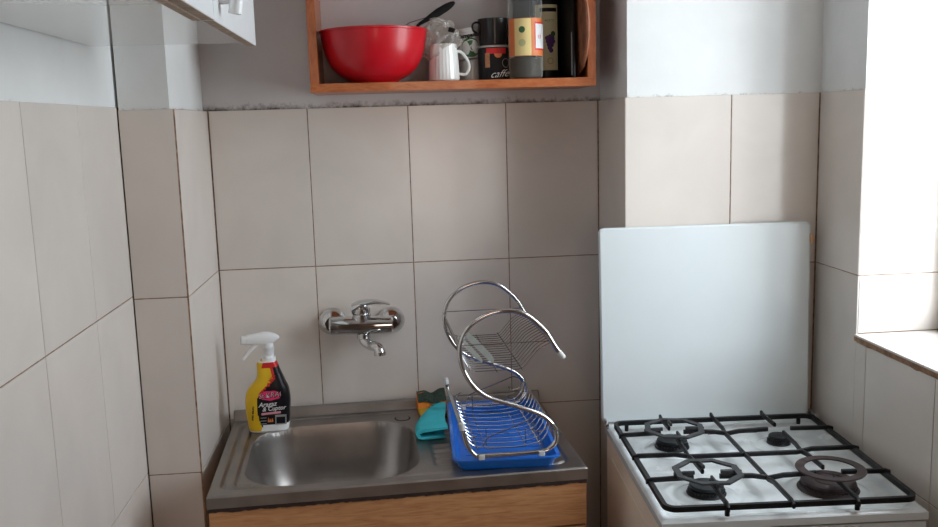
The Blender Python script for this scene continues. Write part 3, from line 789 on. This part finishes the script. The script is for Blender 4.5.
for bx0, by0, r in BUR:
    g0 = .026
    sx = -1 if bx0 < cxm else 1
    ex = gx0 if sx < 0 else gx1
    gbar([(ex+sx*.009, by0, zb_-.003), (ex, by0, zb_), (bx0+sx*g0, by0, zb_+.002)], 'finger')
    gbar([(cxm, by0, zb_-.005), (cxm+sx*.03, by0, zb_), (bx0-sx*g0, by0, zb_+.002)], 'finger')
    sy = -1 if by0 < cym else 1
    ey = gy0 if sy < 0 else gy1
    gbar([(bx0, ey+sy*.010, zb_+(.003 if sy > 0 else -.008)), (bx0, ey, zb_), (bx0, by0+sy*g0, zb_+.002)], 'finger')
    gbar([(bx0, cym, zb_-.005), (bx0, cym+sy*.03, zb_), (bx0, by0-sy*g0, zb_+.002)], 'finger')
for x, y in ((.040, gy1), (.450, gy1), (.122, gy0-.003), (.364, gy0-.003)):
        m = MB(); m.cyl((x, y, GZ-.009), (x, y, .004 if y < .1 else .0), .0048, .0045, 12); m.build('rubber_foot', MBLACK, gt)
# reducer rings
def ring_octagon(x, y, name, label, rot=.2):
    t = thing(name, label, 'burner ring', (ST[0]+cos(STR)*x-sin(STR)*y, ST[1]+sin(STR)*x+cos(STR)*y, TZ+GZ+.0112), STR+rot)
    m = MB(); R1 = .0675; rings = []
    NN = 64
    for i in range(NN+1):
        a = 2*pi*i/NN
        # octagon with bulging corners
        k = (a % (pi/4))-pi/8; ro = R1*cos(pi/8)/cos(k)*1.03
        ri = ro-.0125
        rings.append([(ro*cos(a), ro*sin(a), 0), (ro*cos(a), ro*sin(a), .004), (ri*cos(a), ri*sin(a), .004), (ri*cos(a), ri*sin(a), 0)])
    m.loft(rings, cap=False); m.build('ring', MCAST, t, angle=30)
    for q in range(4):
        a = q*pi/2-rot
        m = MB(); m.bar([(.067*cos(a), .067*sin(a), -.0006), (.045*cos(a), .045*sin(a), .0012), (.026*cos(a), .026*sin(a), .0012)], .0055, .0075); m.build('prong', MCAST, t)
    return t
ring_octagon(.126, .390, 'burner_ring', 'octagonal cast iron ring with prongs over the rear left burner')
ring_octagon(.124, .132, 'burner_ring', 'octagonal cast iron ring with prongs over the front left burner', .35)
x, y = .370, .133
t = thing('flat_burner_ring', 'flat round brown iron ring over the large front right burner', 'burner ring', (ST[0]+cos(STR)*x-sin(STR)*y, ST[1]+sin(STR)*x+cos(STR)*y, TZ+GZ+.0072), STR)
m = MB(); m.lathe([(.049, 0), (.066, 0), (.0668, .0015), (.066, .003), (.049, .003), (.0485, .0015), (.049, 0)], (0, 0, 0), 60); m.build('ring', MBROWNIRON, t)

# ------------------------------------------------------------------ open wooden wall shelf
X0, X1, YF, ZB = .2722, .9392, -.2, 1.6815; TB = .020
sh = thing('wall_shelf', 'reddish brown open wooden box shelf hanging above the sink', 'shelf', ((X0+X1)/2, 0, ZB))
ox = (X0+X1)/2
m = MB(); m.bx(X0-ox, X1-ox, YF, pr, 0, TB, .0008); m.build('bottom_board', MWOOD, sh)
MWOODV = wood('shelf_wood_upright', (.34, .08, .022), (.50, .15, .05), scale=(12, 12, 3), rough=.38, coat=.3)
for xx in ((X0-ox, X0-ox+TB), (X1-ox-TB, X1-ox)):
    m = MB(); m.bx(xx[0], xx[1], YF-.0005, pr, TB, .34, .0008); m.build('side_board', MWOODV, sh)
m = MB(); m.bx(X0-ox, X1-ox, YF, pr, .34, .36, .0008); m.build('top_board', MWOOD, sh)
SZB = ZB+TB+.0004
def on_shelf(name, label, cat, x, y, rz=0, z=0): return thing(name, label, cat, (x, y, SZB+z), rz)
# red mixing bowl
bw = on_shelf('mixing_bowl', 'large red plastic mixing bowl at the left of the wooden shelf', 'bowl', .4215, -.1315)
RB, HB = .1265, .1215
bp_ = [(0, 0), (.050, 0), (.053, .003), (.060, .0075), (.081, .0185), (.100, .0365), (.1125, .0595), (.1195, .081), (.1235, .103), (.1255, HB-.005)]
outp = [(p.x, p.y) for p in catmull([Vector((a, b, 0)) for a, b in bp_[2:]], 4)]
outp = bp_[:2]+outp+[(RB+.0015, HB-.004), (RB+.002, HB), (RB-.001, HB+.001)]
inp = [(max(0, r-.003), max(.004, h-.001)) for r, h in reversed(outp[:-3])]
m = MB(); m.lathe(outp+[(RB-.004, HB-.002)]+inp[0:], (0, 0, 0), 72); m.build('bowl_shell', MRED, bw)
# utensils in the bowl
ut = on_shelf('black_spatula', 'black plastic utensil handle leaning out of the red bowl', 'utensil', .49, -.09, 0, .06)
m = MB(); P0, P1, P2 = Vector((-.025, 0, -.035)), Vector((.033, -.01, .080)), Vector((.128, -.012, .128))
P1 = Vector((.040, -.010, .078)); ra = []
d = (P2-P1).normalized(); s = Vector((-d.z, 0, d.x))
m.tube([P0, P1], [.0035, .004], 10)
for t, w in ((0, .005), (.15, .0065), (.35, .0105), (.55, .0135), (.78, .0125), (.93, .009), (1, .004)):
    c = P1+(P2-P1)*t; ra.append([c+s*w*cos(a)*.72+Vector((0, 1, 0))*.004*sin(a) for a in [2*pi*k/16 for k in range(16)]])
m.loft(ra); m.build('handle', MBLACK, ut)
wu = on_shelf('thin_metal_skewer', 'thin metal wire utensil behind the black handle in the bowl', 'utensil', .47, -.05, 0, .06)
m = MB(); m.tube([(-.04, 0, .04), (.04, 0, .088), (.105, 0, .106)], .0012, 8); m.build('wire', MWIRE, wu)
# white ribbed mug
mg = on_shelf('ribbed_mug', 'white ribbed ceramic mug with a looped handle beside the red bowl', 'mug', .5855, -.135)
m = MB(); NR = 96; rings = []
for r, h, f in ((.001, 0, 0), (.034, 0, 0), (.0365, .003, 0), (.0365, .006, 1), (.0355, .03, 1), (.034, .055, 1), (.0325, .070, 1), (.032, .074, 0), (.0315, .086, 0), (.0300, .087, 0), (.0290, .084, 0), (.0305, .06, 0), (.0325, .008, 0), (.001, .006, 0)):
    rings.append([((r+f*.0005*cos(26*2*pi*k/NR))*cos(2*pi*k/NR), (r+f*.0005*cos(26*2*pi*k/NR))*sin(2*pi*k/NR), h) for k in range(NR)])
m.loft(rings, cap=False); m.build('cup', MCERAM, mg, angle=60)
m = MB(); m.tube(catmull([(.030, 0, .070), (.042, 0, .068), (.056, 0, .050), (.060, 0, .032), (.052, 0, .017), (.034, 0, .017)], 6), .0038, 12); m.build('handle', MCERAM, mg)
# crumpled clear film in the mug
fl = on_shelf('crumpled_cellophane', 'crumpled clear cellophane bag stuffed over the white mug', 'plastic bag', .579, -.140)
m = MB(); bmesh.ops.create_icosphere(m.bm, subdivisions=4, radius=1)
for v in m.bm.verts:
    p = v.co.copy(); n1 = noise.noise(p*2.6)*.34+noise.noise(p*6)*.16
    v.co = Vector((p.x*.043, p.y*.034, p.z*.046+.098))
    v.co += Vector((p.x*.047, p.y*.036, p.z*.040))*n1
    if p.z < -.25: v.co.x -= .016*(-p.z)
m.build('bag', MFILM, fl, angle=12)
m = MB(); m.cyl((.018, -.036, .118), (.030, -.040, .114), .0055, .005, 12); m.build('black_stopper', MBLACK, fl)
# glass mug with an off-white tin tipped on it
gm = on_shelf('glass_mug', 'grey glass mug behind the white mug under the off-white tin', 'mug', .656, -.085)
m = MB(); m.lathe([(0, 0), (.030, 0), (.033, .004), (.033, .050), (.031, .050), (.030, .006), (0, .006)], (0, 0, 0), 40); m.build('cup', MGLASSJ, gm)
m = MB(); m.tube(catmull([(.024, -.024, .044), (.034, -.030, .040), (.037, -.032, .026), (.031, -.028, .014), (.022, -.024, .012)], 5), .0032, 10); m.build('handle', MGLASSJ, gm)
tn = thing('printed_tin', 'off-white tin with a dark green swirl, tipped on the glass mug', 'tin', (.655, -.088, SZB+.0515), rot=(0, radians(-7), 0))
m = MB(); m.lathe([(0, 0), (.030, 0), (.0315, .002), (.0315, .060), (.030, .0625), (.0325, .063), (.0325, .070), (.030, .0725), (0, .0725)], (0, 0, .0036), 48); m.build('body', MTIN, tn)
def arc_panel(name, R_, a0, a1, z0, z1, mat, parent, n=16, o=(0, 0)):
    mm = MB(); rings = []
    for k in range(n+1):
        a = radians(a0+(a1-a0)*k/n)
        rings.append([(o[0]+R_*cos(a), o[1]+R_*sin(a), z0), (o[0]+(R_+.0004)*cos(a), o[1]+(R_+.0004)*sin(a), z0), (o[0]+(R_+.0004)*cos(a), o[1]+(R_+.0004)*sin(a), z1), (o[0]+R_*cos(a), o[1]+R_*sin(a), z1)])
    mm.loft(rings); return mm.build(name, mat, parent)
def arc_blob(name, R_, ac, zc, rad, mat, parent, inner=0, a_from=0, a_to=360):
    """a disc or ring of print wrapped round a cylinder"""
    mm = MB(); n = 28; I = []; O = []
    for k in range(n+1):
        t = radians(a_from+(a_to-a_from)*k/n)
        for L_, rr_ in ((I, inner), (O, rad)):
            u = rr_*cos(t)/R_; a = radians(ac)+u
            L_.append(mm.v((R_*cos(a), R_*sin(a), zc+rr_*sin(t))))
    for k in range(n): mm.f([I[k], O[k], O[k+1], I[k+1]])
    return mm.build(name, mat, parent)
arc_blob('green_swirl', .0319, -88, .0290, .0235, MGREEN, tn)
arc_blob('swirl_ring', .0322, -86, .0290, .0185, MTIN, tn, .0165, 20, 200)
arc_blob('swirl_centre', .0322, -80, .0270, .0085, MTIN, tn, .0060, 0, 300)
arc_blob('swirl_dot', .0322, -80, .0270, .0030, MTIN, tn)
text_mesh('tin_lettering', 'Campania', .0135, MBLK, tn, Matrix.Translation((-.002, -.0327, .0570)) @ FRONT @ Matrix.Rotation(.03, 4, 'Z'), 0, .0006)
# coffee jar and smoked glass mug on it
cj = on_shelf('coffee_jar', 'black coffee tin with red top and white script lettering', 'tin', .7085, -.115)
m = MB(); m.lathe([(0, 0), (.0375, 0), (.039, .003), (.039, .074), (.0375, .077), (0, .077)], (0, 0, 0), 48); m.build('body', MBLK, cj)
m = MB(); m.lathe([(.038, .0772), (.0395, .0775), (.0395, .0810), (.0375, .0825), (0, .0825)], (0, 0, 0), 48); m.build('tin_lid', MGLASSJ, cj)
arc_panel('red_band', .0392, -125, -52, .062, .075, MREDL, cj)
arc_panel('gold_picture', .0392, -130, -112, .030, .064, MGOLD, cj)
arc_blob('red_flower', .0395, -82, .062, .010, MORANGE, cj)
arc_blob('emblem_ring', .0395, -52, .040, .011, MGREYP, cj, .0095)
text_mesh('script_lettering', 'caffe', .024, MPRINT, cj, Matrix.Translation((.006, -.0398, .014)) @ FRONT @ Matrix.Rotation(.06, 4, 'Z'), .6, -.0002)
sm_ = thing('smoked_glass_mug', 'dark smoked glass mug stacked on the black coffee tin', 'mug', (.7095, -.112, SZB+.0832))
m = MB(); m.lathe([(0, 0), (.033, 0), (.035, .003), (.0380, .050), (.0385, .0625), (.036, .0625), (.035, .05), (.032, .006), (0, .005)], (0, 0, 0), 48); m.build('cup', MSMOKE, sm_)
m = MB(); m.tube(catmull([(-.037, 0, .055), (-.044, -.004, .055), (-.051, -.006, .050), (-.051, -.006, .038), (-.042, -.004, .030)], 5), .0026, 10); m.build('handle', MSMOKE, sm_)
# clear bottle
bt = on_shelf('clear_bottle', 'clear glass bottle with a pale yellow and orange label in front of the dark bottle', 'bottle', .7790, -.160)
Rb = .0405
m = MB(); m.lathe([(0, .002), (.030, 0), (.038, .003), (Rb-.0008, .010), (Rb, .03), (Rb, .175), (.038, .200), (.030, .225), (.018, .250), (.0145, .265), (.0145, .290)], (0, 0, 0), 56); m.build('glass_body', MPET, bt)
m = MB(); m.lathe([(0, .004), (.036, .005), (Rb-.003, .012), (Rb-.003, .049), (0, .049)], (0, 0, 0), 48); m.build('liquid', MLIQ, bt)
m = MB(); m.lathe([(.0158, .275), (.0158, .296), (0, .297)], (0, 0, 0), 32); m.build('cap', MWHITE, bt)
zl0, zl1 = .052, .138
arc_panel('orange_label_paper', Rb+.0003, -168, -20, zl0, zl1, MORANGE, bt, 30)
arc_panel('yellow_label_field', Rb+.0009, -136, -80, zl0+.001, zl1-.001, MYCREAM, bt, 16)
arc_blob('green_leaf_mark', Rb+.0016, -110, .112, .0075, MGREEN, bt)
arc_blob('label_print', Rb+.0016, -110, .082, .0085, simple('pale_green_print', (.48, .46, .22), .5), bt)
arc_panel('white_sticker', Rb+.0012, -64, -18, .069, .125, MPRINT, bt, 14)
arc_panel('sticker_border', Rb+.0009, -67, -15, .065, .129, MREDL, bt, 14)
text_mesh('sticker_lettering', '13', .012, MREDL, bt, Matrix.Rotation(radians(40), 4, 'Z') @ Matrix.Translation((0, -Rb-.0022, .095)) @ FRONT)
# dark bottle
db = on_shelf('vinegar_bottle', 'black bottle with a cream label showing purple grapes', 'bottle', .8390, -.085)
Rd = .036
m = MB(); m.lathe([(0, .001), (.031, 0), (Rd, .005), (Rd, .205), (.032, .225), (.017, .250), (.014, .262), (.014, .292), (0, .293)], (0, 0, 0), 48); m.build('body', MBLACKG, db)
arc_panel('cream_label', Rd+.0003, -140, -44, .022, .177, MCREAM, db, 24)
arc_panel('label_header', Rd+.0009, -118, -52, .160, .169, MBLK, db, 12)
for q, (du, dz) in enumerate(((-7, .098), (1, .101), (9, .098), (-5, .090), (3, .091), (11, .090), (-2, .082), (6, .082), (0, .075), (4, .069))):
    arc_blob('grape_print', Rd+.0012, -82+du*1.3, dz, .0058, MPURPLE, db)
arc_blob('leaf_print', Rd+.0014, -68, .108, .0065, MGREEN, db)
text_mesh('label_lettering', 'ACETO', .0075, simple('brown_print', (.25, .17, .08), .5), db, Matrix.Rotation(radians(8), 4, 'Z') @ Matrix.Translation((0, -Rd-.0012, .139)) @ FRONT)
arc_blob('seal_print', Rd+.0014, -80, .044, .008, simple('tan_print', (.45, .38, .20), .5), db, .0055)
# black baking tray standing at the back, and round board leaning at the right
bk = on_shelf('black_baking_tray', 'black baking tray standing upright at the back right of the shelf', 'baking tray', .820, -.014)
m = MB(); m.box((0, .006, .135), (.096, .002, .27), None, .0008); 
m.box((-.047, -.004, .135), (.002, .014, .27)); m.box((.047, -.004, .135), (.002, .014, .27)); m.box((0, -.004, .001), (.096, .014, .002)); m.box((0, -.004, .269), (.096, .014, .002))
m.build('pan', MBLACKG, bk)
pn = on_shelf('black_folding_board', 'black flat board standing on edge between the dark bottle and round board', 'board', .8815, -.118, radians(5.5))
m = MB(); m.box((0, 0, .110), (.007, .150, .22), None, .002); m.build('panel', MBLACK, pn)
m = MB(); m.box((-.0042, -.070, .055), (.0012, .006, .10), None, .0004); m.build('worn_edge', MGREYP, pn)
rb = thing('round_cutting_board', 'round dark wooden cutting board leaning inside the right shelf side', 'cutting board', (.9000, -.126, SZB+.1215), rot=(0, radians(-1.5), radians(5.5)))
m = MB(); m.lathe([(0, -.006), (.112, -.006), (.119, -.004), (.121, 0), (.119, .004), (.112, .006), (0, .006)], (0, 0, 0), 72, 'X'); m.build('disc', MBOARD, rb)

# ------------------------------------------------------------------ white wall cupboard on the left
UC = (PX+.0005, -.5068, 1.7690)
uc = thing('wall_cupboard', 'glossy white wall cupboard hanging on the left wall', 'cupboard', UC)
CWD = .1957-.018-UC[0]
m = MB(); m.bx(.001, CWD, -1.20, 0, 0, .018, .0006); m.bx(.001, CWD, -.018, 0, .018, .70); m.bx(.001, CWD, -1.20, -1.182, .018, .70); m.bx(.001, CWD, -1.20, 0, .70, .718); m.bx(.001, .006, -1.19, -.01, .018, .70)
m.build('carcass', MGLOSSW, uc)
ym = -.4420
for y0, y1, z0 in ((ym, 0, -.0055), (-1.20, ym-.003, -.0045)):
    m = MB(); m.bx(CWD+.001, CWD+.018, y0, y1, z0, .716, .0012); dr = m.build('door', [MWHITED], uc)
    m = MB(); m.bx(CWD+.0014, CWD+.0165, y0+.001, y1-.001, z0-.0006, z0+.0004); m.build('raw_bottom_edge', MCHIP, dr)
    if y1 == 0:
        hy = ym+.052
        m = MB(); 
        for zz in (.032, .128): m.cyl((CWD+.0178, hy, zz), (CWD+.040, hy, zz), .0085, .0075, 18)
        m.tube(catmull([(CWD+.040, hy, .010), (CWD+.043, hy, .030), (CWD+.045, hy, .080), (CWD+.043, hy, .120), (CWD+.040, hy, .140)], 4), .0105, 16)
        m.build('handle', MWHITE, dr)
m = MB(); m.bx(CWD-.012, CWD, -1.19, ym-.010, -.0065, -.0004, .0006); m.build('worn_edge_strip', MCHIP, uc)

# ------------------------------------------------------------------ light
W = bpy.data.worlds.new('sky_world'); scene.world = W; W.use_nodes = True
nt = W.node_tree; bg = nt.nodes['Background']
sky = nt.nodes.new('ShaderNodeTexSky'); sky.sky_type = 'NISHITA'; sky.sun_disc = False; sky.sun_elevation = radians(40); sky.sun_rotation = radians(200)
mx = nt.nodes.new('ShaderNodeMix'); mx.data_type = 'RGBA'; mx.inputs['Factor'].default_value = .75
nt.links.new(sky.outputs[0], mx.inputs[6]); mx.inputs[7].default_value = (.92, .97, 1.0, 1)
nt.links.new(mx.outputs[2], bg.inputs['Color']); bg.inputs['Strength'].default_value = 1.0
def area(name, loc, rot, sx, sy, power, col):
    L = bpy.data.lights.new(name, 'AREA'); L.shape = 'RECTANGLE'; L.size = sx; L.size_y = sy; L.energy = power; L.color = col
    o = bpy.data.objects.new(name, L); COL.objects.link(o); o.location = loc; o.rotation_euler = rot; return o
# daylight just outside the window
area('window_daylight', (OUTX+.01, (WYF+WEND)/2, (SILL+WTOP)/2), (0, radians(90), 0), WTOP-SILL-.1, WYF-WEND-.1, 16, (.90, .96, 1.0))
sun = bpy.data.lights.new('bright_sky', 'SUN'); sun.energy = 1.6; sun.angle = radians(50); sun.color = (.93, .97, 1.0)
so_ = bpy.data.objects.new('bright_sky', sun); COL.objects.link(so_)
so_.rotation_euler = Vector((-.60, .73, -.40)).to_track_quat('-Z', 'Y').to_euler()
# added warm fill light in the unseen hallway behind the camera
area('warm_fill_light', (.8, -4.55, 1.4), (radians(90), 0, 0), .6, 1.2, 7.0, (1.0, .78, .64))

# ------------------------------------------------------------------ camera (pose measured from the tile grid)
cam_d = bpy.data.cameras.new('camera'); cam = bpy.data.objects.new('camera', cam_d); COL.objects.link(cam); scene.camera = cam
f_px = 914.0965; cam_d.sensor_width = 36; cam_d.sensor_fit = 'HORIZONTAL'; cam_d.lens = f_px*36/938; cam_d.clip_start = .02
yaw, pitch, roll = .0872, -.1541, -.0290
fwd = Vector((sin(yaw)*cos(pitch), cos(yaw)*cos(pitch), sin(pitch))); r = Vector((cos(yaw), -sin(yaw), 0)); u = r.cross(fwd)
c, s = cos(roll), sin(roll); r2 = r*c+u*s; u2 = -r*s+u*c
Mx = Matrix((r2, u2, -fwd)).transposed().to_4x4(); Mx.translation = Vector((.4371, -2.3590, 1.6063))
cam.matrix_world = Mx
scene.view_settings.view_transform = 'Standard'; scene.view_settings.look = 'None'
scene.view_settings.exposure = 0.30; scene.view_settings.gamma = 1.0; scene.view_settings.use_curve_mapping = False
